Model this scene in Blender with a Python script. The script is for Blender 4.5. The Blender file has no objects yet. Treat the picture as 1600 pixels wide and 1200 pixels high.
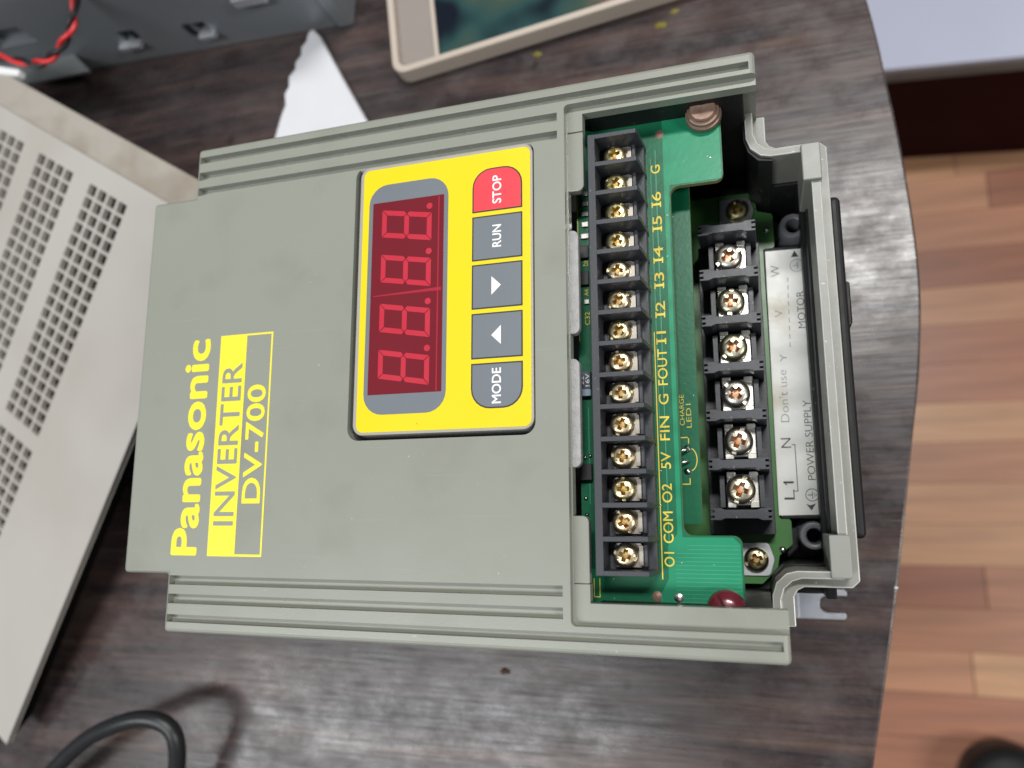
import bpy, bmesh, math, random
from mathutils import Matrix, Vector

random.seed(7)
scene = bpy.context.scene
col = scene.collection
MM = 0.001
TZ = 125.0            # the inverter's front plate lies 125 mm above the table; builder coordinates are mm, z = 0 on that plate


def W(x, y, z):
    return Vector((x * MM, y * MM, (z + TZ) * MM))


# ------------------------------------------------------------------ camera
cam_data = bpy.data.cameras.new("camera")
cam = bpy.data.objects.new("camera", cam_data)
col.objects.link(cam)
cam_data.sensor_width = 36.0
cam_data.lens = 26.775
cam_data.clip_start = 0.01
cam_data.clip_end = 50.0
right = Vector((0.95016665, -0.00139831, -0.3117393))
up = Vector((0.05531323, 0.98487928, 0.16417445))
back = Vector((0.30679601, -0.17323639, 0.93587679))
m = Matrix((right, up, back)).transposed().to_4x4()
m.translation = W(94.76, -39.28, 172.5)
cam.matrix_world = m
cam_data.dof.use_dof = True
cam_data.dof.focus_distance = 0.187
cam_data.dof.aperture_fstop = 11.5
scene.camera = cam

# ------------------------------------------------------------------ light
world = bpy.data.worlds.new("World")
scene.world = world
world.use_nodes = True
bg = world.node_tree.nodes["Background"]
bg.inputs[0].default_value = (0.92, 0.96, 1.0, 1)
bg.inputs[1].default_value = 0.12


def area_lamp(name, loc, target, sx, sy, power, color):
    d = bpy.data.lights.new(name, "AREA")
    d.shape = "RECTANGLE"
    d.size = sx
    d.size_y = sy
    d.energy = power
    d.color = color
    o = bpy.data.objects.new(name, d)
    col.objects.link(o)
    o.location = loc
    o.rotation_euler = (Vector(target) - Vector(loc)).to_track_quat("-Z", "Y").to_euler()
    return o


area_lamp("ceiling_lamp_right", (0.34, 0.60, 1.62), (0.34, 0.55, 0), 0.50, 0.14, 21, (1.0, 0.985, 0.96))
area_lamp("ceiling_lamp_left", (-0.85, -0.60, 1.60), (-0.85, -0.55, 0), 1.25, 0.30, 22, (0.96, 0.985, 1.0))
area_lamp("added_floor_fill", (1.75, -0.45, 1.50), (1.40, -0.40, 0), 0.16, 0.9, 23, (1.0, 0.97, 0.93))  # unseen lamp added to brighten the floor beside the table

scene.view_settings.view_transform = "Standard"
scene.view_settings.look = "None"
scene.view_settings.exposure = 0.0
scene.view_settings.gamma = 1.0
scene.view_settings.use_curve_mapping = False


# ------------------------------------------------------------------ materials
def new_mat(name):
    mt = bpy.data.materials.new(name)
    mt.use_nodes = True
    nt = mt.node_tree
    return mt, nt, nt.nodes["Principled BSDF"]


def srgb(r, g, b):
    def f(c):
        c /= 255.0
        return c / 12.92 if c <= 0.04045 else ((c + 0.055) / 1.055) ** 2.4
    return (f(r), f(g), f(b))


def mat(name, color, rough=0.5, metal=0.0, var=0.06, vscale=60.0, bump=0.0, bscale=900.0, rvar=0.08,
        specks=None, coat=0.0, spec=0.5, dirt=None, tints=None, scratch=None):
    """plain procedural material: noise in colour and roughness, fine bump, optional specks of dust and dirt"""
    mt, nt, bs = new_mat(name)
    N, L = nt.nodes, nt.links
    tc = N.new("ShaderNodeTexCoord")
    nz = N.new("ShaderNodeTexNoise")
    nz.inputs["Scale"].default_value = vscale
    nz.inputs["Detail"].default_value = 5
    L.new(tc.outputs["Object"], nz.inputs["Vector"])
    ramp = N.new("ShaderNodeMix")
    ramp.data_type = "RGBA"
    a = [max(0, c * (1 - var)) for c in color]
    b = [min(1, c * (1 + var)) for c in color]
    ramp.inputs["A"].default_value = (*a, 1)
    ramp.inputs["B"].default_value = (*b, 1)
    L.new(nz.outputs["Fac"], ramp.inputs["Factor"])
    out = ramp.outputs["Result"]

    def overlay(out, c, scale, lo, hi, amount):
        n2 = N.new("ShaderNodeTexNoise")
        n2.inputs["Scale"].default_value = scale
        n2.inputs["Detail"].default_value = 3
        L.new(tc.outputs["Object"], n2.inputs["Vector"])
        mr = N.new("ShaderNodeMapRange")
        mr.inputs["From Min"].default_value = lo
        mr.inputs["From Max"].default_value = hi
        mr.inputs["To Max"].default_value = amount
        L.new(n2.outputs["Fac"], mr.inputs["Value"])
        mx = N.new("ShaderNodeMix")
        mx.data_type = "RGBA"
        L.new(mr.outputs["Result"], mx.inputs["Factor"])
        L.new(out, mx.inputs["A"])
        mx.inputs["B"].default_value = (*c, 1)
        return mx.outputs["Result"]
    if tints:            # each copy has its own tarnish
        oi = N.new("ShaderNodeObjectInfo")
        cr = N.new("ShaderNodeValToRGB")
        cr.color_ramp.elements[0].color = (*tints[0], 1)
        cr.color_ramp.elements[1].color = (*tints[-1], 1)
        for k, tcol in enumerate(tints[1:-1]):
            cr.color_ramp.elements.new((k + 1) / (len(tints) - 1)).color = (*tcol, 1)
        L.new(oi.outputs["Random"], cr.inputs["Fac"])
        mx = N.new("ShaderNodeMix")
        mx.data_type = "RGBA"
        mx.blend_type = "MULTIPLY"
        mx.inputs["Factor"].default_value = 1
        L.new(out, mx.inputs["A"])
        L.new(cr.outputs["Color"], mx.inputs["B"])
        out = mx.outputs["Result"]
    if dirt:
        out = overlay(out, *dirt)
    if specks:
        out = overlay(out, *specks)
    if scratch:
        for rot in (23, -58):
            mp = N.new("ShaderNodeMapping")
            mp.inputs["Rotation"].default_value = (0, 0, math.radians(rot))
            mp.inputs["Scale"].default_value = (22, 1500, 1)
            L.new(tc.outputs["Object"], mp.inputs["Vector"])
            ns = N.new("ShaderNodeTexNoise")
            ns.inputs["Scale"].default_value = 1
            ns.inputs["Detail"].default_value = 1
            L.new(mp.outputs["Vector"], ns.inputs["Vector"])
            mr = N.new("ShaderNodeMapRange")
            mr.inputs["From Min"].default_value = 0.74
            mr.inputs["From Max"].default_value = 0.79
            mr.inputs["To Max"].default_value = scratch[1]
            L.new(ns.outputs["Fac"], mr.inputs["Value"])
            mx = N.new("ShaderNodeMix")
            mx.data_type = "RGBA"
            L.new(mr.outputs["Result"], mx.inputs["Factor"])
            L.new(out, mx.inputs["A"])
            mx.inputs["B"].default_value = (*scratch[0], 1)
            out = mx.outputs["Result"]
    L.new(out, bs.inputs["Base Color"])
    n3 = N.new("ShaderNodeTexNoise")
    n3.inputs["Scale"].default_value = vscale * 2.3
    n3.inputs["Detail"].default_value = 4
    L.new(tc.outputs["Object"], n3.inputs["Vector"])
    mr = N.new("ShaderNodeMapRange")
    mr.inputs["To Min"].default_value = max(0.02, rough - rvar)
    mr.inputs["To Max"].default_value = min(1, rough + rvar)
    L.new(n3.outputs["Fac"], mr.inputs["Value"])
    L.new(mr.outputs["Result"], bs.inputs["Roughness"])
    bs.inputs["Metallic"].default_value = metal
    bs.inputs["Specular IOR Level"].default_value = spec
    if coat:
        bs.inputs["Coat Weight"].default_value = coat
        bs.inputs["Coat Roughness"].default_value = 0.08
    if bump:
        nb = N.new("ShaderNodeTexNoise")
        nb.inputs["Scale"].default_value = bscale
        nb.inputs["Detail"].default_value = 4
        L.new(tc.outputs["Object"], nb.inputs["Vector"])
        bp = N.new("ShaderNodeBump")
        bp.inputs["Strength"].default_value = bump
        bp.inputs["Distance"].default_value = 0.0003
        L.new(nb.outputs["Fac"], bp.inputs["Height"])
        L.new(bp.outputs["Normal"], bs.inputs["Normal"])
    return mt


BODY = (0.268, 0.278, 0.240)
M = {}
M["body"] = mat("grey_green_plastic", BODY, 0.29, var=0.045, vscale=25, bump=0.05, bscale=2500,
                specks=((0.62, 0.62, 0.58), 900, 0.75, 0.78, 0.6), dirt=((0.17, 0.165, 0.135), 45, 0.54, 0.80, 0.35), scratch=((0.40, 0.40, 0.37), 0.18))
M["edge_wear_highlight"] = mat("rubbed_edge_highlight", (0.50, 0.51, 0.47), 0.25, var=0.22, vscale=180, bump=0.1, bscale=1500)  # pale bevels: rubbed plastic plus edge highlights put into the colour
M["body_dark"] = mat("grey_housing_plastic", (0.245, 0.252, 0.228), 0.42, var=0.10, vscale=60, bump=0.12, bscale=1500,
                     specks=((0.62, 0.62, 0.6), 700, 0.70, 0.76, 0.7), dirt=((0.20, 0.185, 0.16), 70, 0.52, 0.78, 0.55))
M["worn"] = mat("worn_pale_plastic", (0.36, 0.36, 0.36), 0.5, var=0.3, vscale=420, bump=0.8, bscale=1600)
M["yellow"] = mat("yellow_membrane", (0.80, 0.62, 0.010), 0.36, var=0.03, vscale=40, bump=0.05, bscale=1800, specks=((0.25, 0.2, 0.02), 420, 0.75, 0.79, 0.7))
M["yellow_ink"] = mat("yellow_ink", (0.86, 0.76, 0.045), 0.45, var=0.04, vscale=80)
M["grey_ink"] = mat("grey_print", BODY, 0.42, var=0.03)
M["keygrey"] = mat("grey_key", (0.155, 0.175, 0.198), 0.45, var=0.05, bump=0.06, bscale=1500)
M["keyline"] = mat("dark_key_outline", (0.03, 0.03, 0.03), 0.5)
M["keyred"] = mat("red_key", (0.76, 0.052, 0.07), 0.42, var=0.04, bump=0.05, bscale=1500)
M["white_ink"] = mat("white_print", (0.82, 0.82, 0.82), 0.5, var=0.02)
M["rim"] = mat("keypad_rim_plastic", (0.36, 0.345, 0.305), 0.42, var=0.08, vscale=200)
M["keypad_gap_shade"] = mat("black_gap_shade", (0.012, 0.012, 0.012), 0.5)
M["window"] = mat("dark_red_display_film", (0.165, 0.015, 0.024), 0.18, var=0.10, vscale=30, coat=0.3)
M["segment"] = mat("red_segment", (0.50, 0.026, 0.050), 0.35, var=0.05)
M["winline"] = mat("module_edge_glint", (0.36, 0.022, 0.04), 0.3, var=0.1)
M["pcb"] = mat("green_circuit_board", (0.006, 0.120, 0.055), 0.36, spec=0.3, var=0.10, vscale=120, bump=0.12, bscale=900, specks=((0.5, 0.65, 0.55), 850, 0.74, 0.78, 0.8))
M["pour"] = mat("green_copper_area", (0.014, 0.235, 0.118), 0.34, spec=0.3, var=0.07, vscale=90, bump=0.10, bscale=700, specks=((0.5, 0.65, 0.55), 850, 0.74, 0.78, 0.8))
M["trace"] = mat("pale_green_trace", (0.05, 0.30, 0.17), 0.3, var=0.1)
M["pcb_power"] = mat("olive_green_circuit_board", (0.055, 0.19, 0.045), 0.35, var=0.12, vscale=100)
M["pcb_edge"] = mat("board_edge", (0.20, 0.20, 0.08), 0.6)
M["silk"] = mat("yellow_silkscreen", (0.72, 0.58, 0.06), 0.5, var=0.15, vscale=600)
M["tblock"] = mat("dark_terminal_plastic", (0.040, 0.043, 0.052), 0.42, var=0.12, vscale=150, bump=0.1, bscale=1800,
                  specks=((0.30, 0.31, 0.33), 800, 0.70, 0.76, 0.7))
M["black"] = mat("black_plastic", (0.011, 0.011, 0.012), 0.5, var=0.2, vscale=120, bump=0.1, bscale=1200, spec=0.3,
                 specks=((0.2, 0.2, 0.2), 700, 0.71, 0.76, 0.6))
M["rubber"] = mat("black_rubber", (0.012, 0.012, 0.013), 0.5, var=0.2, vscale=100, bump=0.12, bscale=700, spec=0.3)
M["boss"] = mat("grey_boss", (0.20, 0.21, 0.225), 0.32, var=0.15)
M["brass"] = mat("yellow_zinc_screw", (0.70, 0.63, 0.43), 0.34, 1.0, tints=((1, 0.98, 0.9), (0.85, 0.85, 0.86), (1, 0.88, 0.8), (0.9, 0.92, 0.72), (0.75, 0.72, 0.68)), var=0.18, vscale=400, bump=0.2, bscale=1500, dirt=((0.45, 0.25, 0.10), 320, 0.58, 0.72, 0.55))
M["recess"] = mat("tarnished_recess", (0.56, 0.47, 0.20), 0.5, 1.0, tints=((1, 0.98, 0.9), (0.85, 0.85, 0.86), (1, 0.88, 0.8), (0.9, 0.92, 0.72), (0.75, 0.72, 0.68)), var=0.4, vscale=700, dirt=((0.30, 0.10, 0.03), 350, 0.5, 0.65, 0.7))
M["nickel"] = mat("nickel_screw", (0.74, 0.71, 0.64), 0.32, 1.0, tints=((1, 0.98, 0.9), (0.85, 0.85, 0.86), (1, 0.88, 0.8), (0.9, 0.92, 0.72), (0.75, 0.72, 0.68)), var=0.12, vscale=400, bump=0.2, bscale=1500, dirt=((0.42, 0.24, 0.11), 260, 0.60, 0.72, 0.5))
M["recess2"] = mat("rusty_recess", (0.50, 0.42, 0.33), 0.5, 1.0, var=0.35, vscale=600, dirt=((0.45, 0.16, 0.03), 250, 0.5, 0.62, 0.8))
M["clamp"] = mat("bright_clamp_plate", (0.80, 0.78, 0.72), 0.30, 1.0, var=0.1, vscale=400)
M["plate"] = mat("dull_terminal_plate", (0.36, 0.33, 0.29), 0.45, 1.0, var=0.2, vscale=300)
M["zinc"] = mat("zinc_plate", (0.50, 0.51, 0.53), 0.42, 1.0, var=0.1, vscale=200)
M["tab"] = mat("dull_mounting_steel", (0.30, 0.31, 0.34), 0.42, 0.9, var=0.25, vscale=120)
M["copper"] = mat("brown_copper_cap", (0.26, 0.165, 0.125), 0.5, 0.25, var=0.45, vscale=500, bump=0.4, bscale=900)
M["maroon"] = mat("maroon_screw", (0.17, 0.018, 0.03), 0.25, 0.1, var=0.2, vscale=300, coat=0.4)
M["solder"] = mat("solder", (0.7, 0.7, 0.68), 0.25, 1.0)
M["sticker"] = mat("worn_white_sticker", (0.80, 0.81, 0.77), 0.35, var=0.06, vscale=130, bump=0.35, bscale=260, dirt=((0.55, 0.50, 0.33), 70, 0.5, 0.7, 0.7))
M["ink"] = mat("dark_print", (0.05, 0.05, 0.055), 0.6, var=0.2)
M["ink_faded"] = mat("faded_print", (0.34, 0.35, 0.35), 0.6, var=0.3, vscale=600)
M["smd"] = mat("dark_component", (0.02, 0.02, 0.024), 0.4)
M["cap"] = mat("blue_grey_component", (0.06, 0.08, 0.11), 0.4)
M["capmark"] = mat("component_mark", (0.28, 0.36, 0.46), 0.4)
M["tin"] = mat("tin_pad", (0.55, 0.53, 0.5), 0.35, 0.9, var=0.2, vscale=500)
M["alu"] = mat("aluminium_heatsink", (0.45, 0.46, 0.47), 0.4, 1.0, var=0.1)
M["beige"] = mat("beige_painted_plastic", (0.445, 0.425, 0.395), 0.45, var=0.07, vscale=14, bump=0.06, bscale=900, dirt=((0.33, 0.29, 0.24), 12, 0.48, 0.75, 0.4))
M["beige_edge"] = mat("stained_beige_plastic", (0.37, 0.34, 0.30), 0.5, var=0.10, vscale=30, dirt=((0.22, 0.18, 0.13), 35, 0.48, 0.72, 0.6))
M["vent_shade"] = mat("painted_vent_shade", (0.005, 0.004, 0.0035), 0.9, spec=0.1)  # near-black colour stands for the shade behind the holes and under the cabinet
M["chassis"] = mat("blue_grey_sheet_metal", (0.235, 0.255, 0.275), 0.36, 0.3, var=0.08, vscale=20)
M["chassis_light"] = mat("grey_sheet_metal", (0.27, 0.29, 0.295), 0.45, 0.3, var=0.08, vscale=20)
M["chassis_bright"] = mat("bare_metal_edge", (0.55, 0.57, 0.60), 0.4, 0.6)
M["slot"] = mat("slot_dark", (0.008, 0.008, 0.01), 0.7)
M["wire_red"] = mat("red_wire", (0.62, 0.03, 0.035), 0.35, var=0.05)
M["wire_black"] = mat("black_wire", (0.012, 0.012, 0.014), 0.35)
M["white"] = mat("white_plastic", (0.78, 0.80, 0.80), 0.4, var=0.02)
M["foam"] = mat("white_foam", (0.62, 0.63, 0.66), 0.75, var=0.05, vscale=60, bump=0.3, bscale=300)
M["frame"] = mat("cream_frame_plastic", (0.50, 0.43, 0.365), 0.45, var=0.05, vscale=30)
M["frame_in"] = mat("taupe_frame_inset", (0.27, 0.235, 0.215), 0.5, var=0.06, vscale=30)
M["cable"] = mat("black_cable", (0.016, 0.017, 0.019), 0.38, var=0.1)
M["slab"] = mat("white_slab", (0.58, 0.61, 0.76), 0.35, var=0.07, vscale=5)
M["slab_edge"] = mat("rough_grey_edge", (0.22, 0.21, 0.20), 0.8, var=0.35, vscale=40, bump=0.6, bscale=120)
M["shade_front"] = mat("maroon_painted_shade", (0.028, 0.0050, 0.0058), 0.8, var=0.2, vscale=10, spec=0.1)
M["crumb"] = mat("yellow_crumb", (0.15, 0.12, 0.010), 0.6)
M["crumb_brown"] = mat("brown_crumb", (0.06, 0.02, 0.01), 0.6)
M["plank_gap"] = mat("floor_joint", (0.10, 0.05, 0.03), 0.7)


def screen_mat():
    mt, nt, bs = new_mat("glass_painted_reflection")
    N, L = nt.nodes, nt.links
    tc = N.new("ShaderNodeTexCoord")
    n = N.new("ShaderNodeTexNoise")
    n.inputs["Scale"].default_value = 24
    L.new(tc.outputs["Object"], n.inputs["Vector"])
    cr = N.new("ShaderNodeValToRGB")  # coloured reflection painted into the glass as a random colour ramp
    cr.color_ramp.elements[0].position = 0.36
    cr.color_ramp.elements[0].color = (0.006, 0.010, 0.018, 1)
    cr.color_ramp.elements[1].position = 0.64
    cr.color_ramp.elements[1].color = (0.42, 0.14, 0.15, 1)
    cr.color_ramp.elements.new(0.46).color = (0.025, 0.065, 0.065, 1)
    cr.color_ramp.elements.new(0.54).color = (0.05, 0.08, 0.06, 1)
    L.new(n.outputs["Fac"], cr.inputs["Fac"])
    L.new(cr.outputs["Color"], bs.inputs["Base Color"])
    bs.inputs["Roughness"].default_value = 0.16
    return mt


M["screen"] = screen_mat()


def table_mat():
    mt, nt, bs = new_mat("dark_wood_laminate")
    N, L = nt.nodes, nt.links
    tc = N.new("ShaderNodeTexCoord")

    def noise(scale, rot=0.0, detail=6, rough=0.6, dist=0.0):
        mp = N.new("ShaderNodeMapping")
        mp.inputs["Rotation"].default_value = (0, 0, math.radians(rot))
        mp.inputs["Scale"].default_value = scale
        L.new(tc.outputs["Object"], mp.inputs["Vector"])
        n = N.new("ShaderNodeTexNoise")
        n.inputs["Scale"].default_value = 1.0
        n.inputs["Detail"].default_value = detail
        n.inputs["Roughness"].default_value = rough
        n.inputs["Distortion"].default_value = dist
        L.new(mp.outputs["Vector"], n.inputs["Vector"])
        return n.outputs["Fac"]

    def remap(v, a, b, c, d):
        mr = N.new("ShaderNodeMapRange")
        for k, x in zip(("From Min", "From Max", "To Min", "To Max"), (a, b, c, d)):
            mr.inputs[k].default_value = x
        L.new(v, mr.inputs["Value"])
        return mr.outputs["Result"]

    def blend(out, c, fac):
        mx = N.new("ShaderNodeMix")
        mx.data_type = "RGBA"
        mx.inputs["B"].default_value = (*c, 1)
        L.new(fac, mx.inputs["Factor"])
        L.new(out, mx.inputs["A"])
        return mx.outputs["Result"]
    grain = noise((8, 105, 1), 2, 9, 0.66, 0.6)
    cr = N.new("ShaderNodeValToRGB")
    e = cr.color_ramp.elements
    e[0].position, e[0].color = 0.31, (0.020, 0.016, 0.018, 1)
    e[1].position, e[1].color = 0.78, (0.150, 0.085, 0.060, 1)
    e.new(0.46).color = (0.038, 0.028, 0.028, 1)
    e.new(0.54).color = (0.056, 0.038, 0.036, 1)
    e.new(0.63).color = (0.075, 0.050, 0.043, 1)
    L.new(grain, cr.inputs["Fac"])
    out = cr.outputs["Color"]
    fine = noise((30, 700, 1), 2, 5, 0.7)                       # pores along the grain
    out = blend(out, (0.008, 0.006, 0.007), remap(fine, 0.55, 0.70, 0.0, 0.45))
    film = noise((60, 85, 1), 8, 8, 0.68)                       # greasy film, dust
    out = blend(out, (0.17, 0.155, 0.155), remap(film, 0.47, 0.70, 0.0, 0.16))
    scr = noise((7, 520, 1), 66, 2)
    out = blend(out, (0.28, 0.25, 0.23), remap(scr, 0.70, 0.75, 0.0, 0.4))
    scr2 = noise((9, 480, 1), -24, 2)
    out = blend(out, (0.26, 0.23, 0.22), remap(scr2, 0.72, 0.77, 0.0, 0.35))
    blot = noise((70, 60, 1), 30, 2)
    out = blend(out, (0.016, 0.012, 0.011), remap(blot, 0.68, 0.75, 0.0, 0.75))
    L.new(out, bs.inputs["Base Color"])
    L.new(remap(film, 0.35, 0.7, 0.22, 0.42), bs.inputs["Roughness"])
    sp = remap(fine, 0.35, 0.65, 0.52, 0.24)
    L.new(sp, bs.inputs["Specular IOR Level"])
    bp = N.new("ShaderNodeBump")
    bp.inputs["Strength"].default_value = 0.12
    bp.inputs["Distance"].default_value = 0.0005
    L.new(grain, bp.inputs["Height"])
    L.new(bp.outputs["Normal"], bs.inputs["Normal"])
    return mt


M["table"] = table_mat()


def plank_mat():
    mt, nt, bs = new_mat("brown_floor_strip")
    N, L = nt.nodes, nt.links
    oi = N.new("ShaderNodeObjectInfo")
    cr = N.new("ShaderNodeValToRGB")
    e = cr.color_ramp.elements
    e[0].position = 0.0
    e[0].color = (0.31, 0.125, 0.075, 1)
    e[1].position = 1.0
    e[1].color = (0.62, 0.35, 0.19, 1)
    x = e.new(0.35)
    x.color = (0.42, 0.185, 0.110, 1)
    x = e.new(0.7)
    x.color = (0.52, 0.265, 0.150, 1)
    L.new(oi.outputs["Random"], cr.inputs["Fac"])
    tc = N.new("ShaderNodeTexCoord")
    mp = N.new("ShaderNodeMapping")
    mp.inputs["Scale"].default_value = (4, 55, 1)
    L.new(tc.outputs["Object"], mp.inputs["Vector"])
    ad = N.new("ShaderNodeVectorMath")
    L.new(mp.outputs["Vector"], ad.inputs[0])
    L.new(oi.outputs["Location"], ad.inputs[1])
    n1 = N.new("ShaderNodeTexNoise")
    n1.inputs["Scale"].default_value = 1
    n1.inputs["Detail"].default_value = 6
    n1.inputs["Distortion"].default_value = 0.7
    L.new(ad.outputs["Vector"], n1.inputs["Vector"])
    hs = N.new("ShaderNodeHueSaturation")
    mr = N.new("ShaderNodeMapRange")
    mr.inputs["From Min"].default_value = 0.3
    mr.inputs["From Max"].default_value = 0.7
    mr.inputs["To Min"].default_value = 0.74
    mr.inputs["To Max"].default_value = 1.16
    L.new(n1.outputs["Fac"], mr.inputs["Value"])
    L.new(mr.outputs["Result"], hs.inputs["Value"])
    L.new(cr.outputs["Color"], hs.inputs["Color"])
    L.new(hs.outputs["Color"], bs.inputs["Base Color"])
    bs.inputs["Roughness"].default_value = 0.4
    return mt


M["plank"] = plank_mat()


# ------------------------------------------------------------------ mesh helpers (mm)
class MB:
    def __init__(self):
        self.v, self.f, self.mi = [], [], []

    def add(self, verts, faces, mi=0):
        o = len(self.v)
        self.v += [tuple(p) for p in verts]
        self.f += [tuple(i + o for i in f) for f in faces]
        self.mi += [mi] * len(faces)
        return self

    def prism(self, pts, z0, z1, mi=0, mi_side=None):
        if sum(a[0] * b[1] - b[0] * a[1] for a, b in zip(pts, pts[1:] + pts[:1])) < 0:
            pts = pts[::-1]
        n = len(pts)
        o = len(self.v)
        self.v += [(x, y, z0) for x, y in pts] + [(x, y, z1) for x, y in pts]
        self.f.append(tuple(o + n + i for i in range(n)))
        self.f.append(tuple(o + i for i in reversed(range(n))))
        self.mi += [mi, mi]
        for i in range(n):
            j = (i + 1) % n
            self.f.append((o + i, o + j, o + n + j, o + n + i))
            self.mi.append(mi if mi_side is None else mi_side)
        return self

    def box(self, x0, x1, y0, y1, z0, z1, mi=0):
        return self.prism([(x0, y0), (x1, y0), (x1, y1), (x0, y1)], z0, z1, mi)

    def flat(self, pts, z, mi=0):
        if sum(a[0] * b[1] - b[0] * a[1] for a, b in zip(pts, pts[1:] + pts[:1])) < 0:
            pts = pts[::-1]
        return self.add([(x, y, z) for x, y in pts], [tuple(range(len(pts)))], mi)

    def xz_prism(self, pts, y0, y1, mi=0):
        n = len(pts)
        o = len(self.v)
        self.v += [(x, y0, z) for x, z in pts] + [(x, y1, z) for x, z in pts]
        self.f.append(tuple(o + i for i in range(n)))
        self.f.append(tuple(o + n + i for i in reversed(range(n))))
        self.mi += [mi, mi]
        for i in range(n):
            j = (i + 1) % n
            self.f.append((o + j, o + i, o + n + i, o + n + j))
            self.mi.append(mi)
        return self

    def lathe(self, cx, cy, prof, n=32, mi=0):
        o = len(self.v)
        rings = []
        for r, z in prof:
            if r < 1e-6:
                rings.append([len(self.v)])
                self.v.append((cx, cy, z))
            else:
                rings.append(list(range(len(self.v), len(self.v) + n)))
                self.v += [(cx + r * math.cos(2 * math.pi * k / n), cy + r * math.sin(2 * math.pi * k / n), z) for k in range(n)]
        for a, b in zip(rings, rings[1:]):
            for k in range(n):
                k2 = (k + 1) % n
                if len(a) == 1:
                    self.f.append((a[0], b[k], b[k2]))
                elif len(b) == 1:
                    self.f.append((a[k], b[0], a[k2]))
                else:
                    self.f.append((a[k], b[k], b[k2], a[k2]))
                self.mi.append(mi)
        return self

    def tube(self, pts, r, n=12, mi=0, cap=True):
        pts = [Vector(p) for p in pts]
        rr = r if isinstance(r, (list, tuple)) else [r] * len(pts)
        rings = []
        t0 = (pts[1] - pts[0]).normalized()
        ref = Vector((0, 0, 1)) if abs(t0.z) < 0.9 else Vector((1, 0, 0))
        nx = t0.cross(ref).normalized()
        for i, p in enumerate(pts):
            t = (pts[min(i + 1, len(pts) - 1)] - pts[max(i - 1, 0)]).normalized()
            nx = (nx - t * nx.dot(t)).normalized()
            ny = t.cross(nx)
            rings.append(list(range(len(self.v), len(self.v) + n)))
            self.v += [tuple(p + (nx * math.cos(2 * math.pi * k / n) + ny * math.sin(2 * math.pi * k / n)) * rr[i]) for k in range(n)]
        for a, b in zip(rings, rings[1:]):
            for k in range(n):
                k2 = (k + 1) % n
                self.f.append((a[k], a[k2], b[k2], b[k]))
                self.mi.append(mi)
        if cap:
            self.f.append(tuple(reversed(rings[0])))
            self.f.append(tuple(rings[-1]))
            self.mi += [mi, mi]
        return self

    def mesh(self, name, mats, smooth=False):
        me = bpy.data.meshes.new(name)
        me.from_pydata([W(*p) for p in self.v], [], self.f)
        for k in (mats if isinstance(mats, (list, tuple)) else [mats]):
            me.materials.append(M[k] if isinstance(k, str) else k)
        me.polygons.foreach_set("material_index", self.mi)
        if smooth:
            me.polygons.foreach_set("use_smooth", [True] * len(me.polygons))
        me.update()
        bm = bmesh.new()
        bm.from_mesh(me)
        bmesh.ops.recalc_face_normals(bm, faces=bm.faces) if not getattr(self, "keep", False) else None
        bm.to_mesh(me)
        bm.free()
        if smooth == "auto":
            me.set_sharp_from_angle(angle=math.radians(38))
        return me

    def build(self, name, mats, parent=None, bevel=0, smooth=False, segs=2, label=None):
        me = self.mesh(name, mats, smooth)
        return link(name, me, parent, bevel, segs, label)


def link(name, me, parent=None, bevel=0, segs=2, label=None):
    o = bpy.data.objects.new(name, me)
    col.objects.link(o)
    adopt(o, parent)
    if bevel:
        add_bevel(o, bevel, segs)
    if label:
        o["label"] = label
    return o


def adopt(o, parent):
    if parent is not None:
        o.parent = parent
        if parent.type == "EMPTY":
            o.matrix_parent_inverse = Matrix.Translation(-parent.location)


def add_bevel(o, width, segs=2, angle=40):
    b = o.modifiers.new("bevel", "BEVEL")
    b.width = width * MM
    b.segments = segs
    b.limit_method = "ANGLE"
    b.angle_limit = math.radians(angle)
    b.harden_normals = False
    return b


def thing(name, label, category, x, y, z=-TZ, group=None):
    o = bpy.data.objects.new(name, None)
    o.empty_display_size = 0.02
    col.objects.link(o)
    o.location = W(x, y, z)
    tag(o, label, category, group)
    return o


def tag(o, label, category, group=None):
    o["label"] = label
    o["category"] = category
    if group:
        o["group"] = group
    return o


def copy_at(src, parent, dx, dy, dz=0.0, rz=0.0):
    c = src.copy()
    col.objects.link(c)
    c.parent = parent
    c.location = Vector((dx, dy, dz)) * MM
    c.rotation_euler = (0, 0, rz)
    return c


def rrect(x0, x1, y0, y1, r, n=6):
    """rounded rectangle; r is one radius or four: (x1,y1), (x0,y1), (x0,y0), (x1,y0)"""
    rs = r if isinstance(r, (tuple, list)) else [r] * 4
    out = []
    for (cx, cy, a), q in zip(((x1, y1, 0), (x0, y1, 90), (x0, y0, 180), (x1, y0, 270)), rs):
        if q < 1e-6:
            out.append((cx, cy))
            continue
        ox = cx - q if cx == x1 else cx + q
        oy = cy - q if cy == y1 else cy + q
        for k in range(n + 1):
            t = math.radians(a + 90 * k / n)
            out.append((ox + q * math.cos(t), oy + q * math.sin(t)))
    return out


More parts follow.
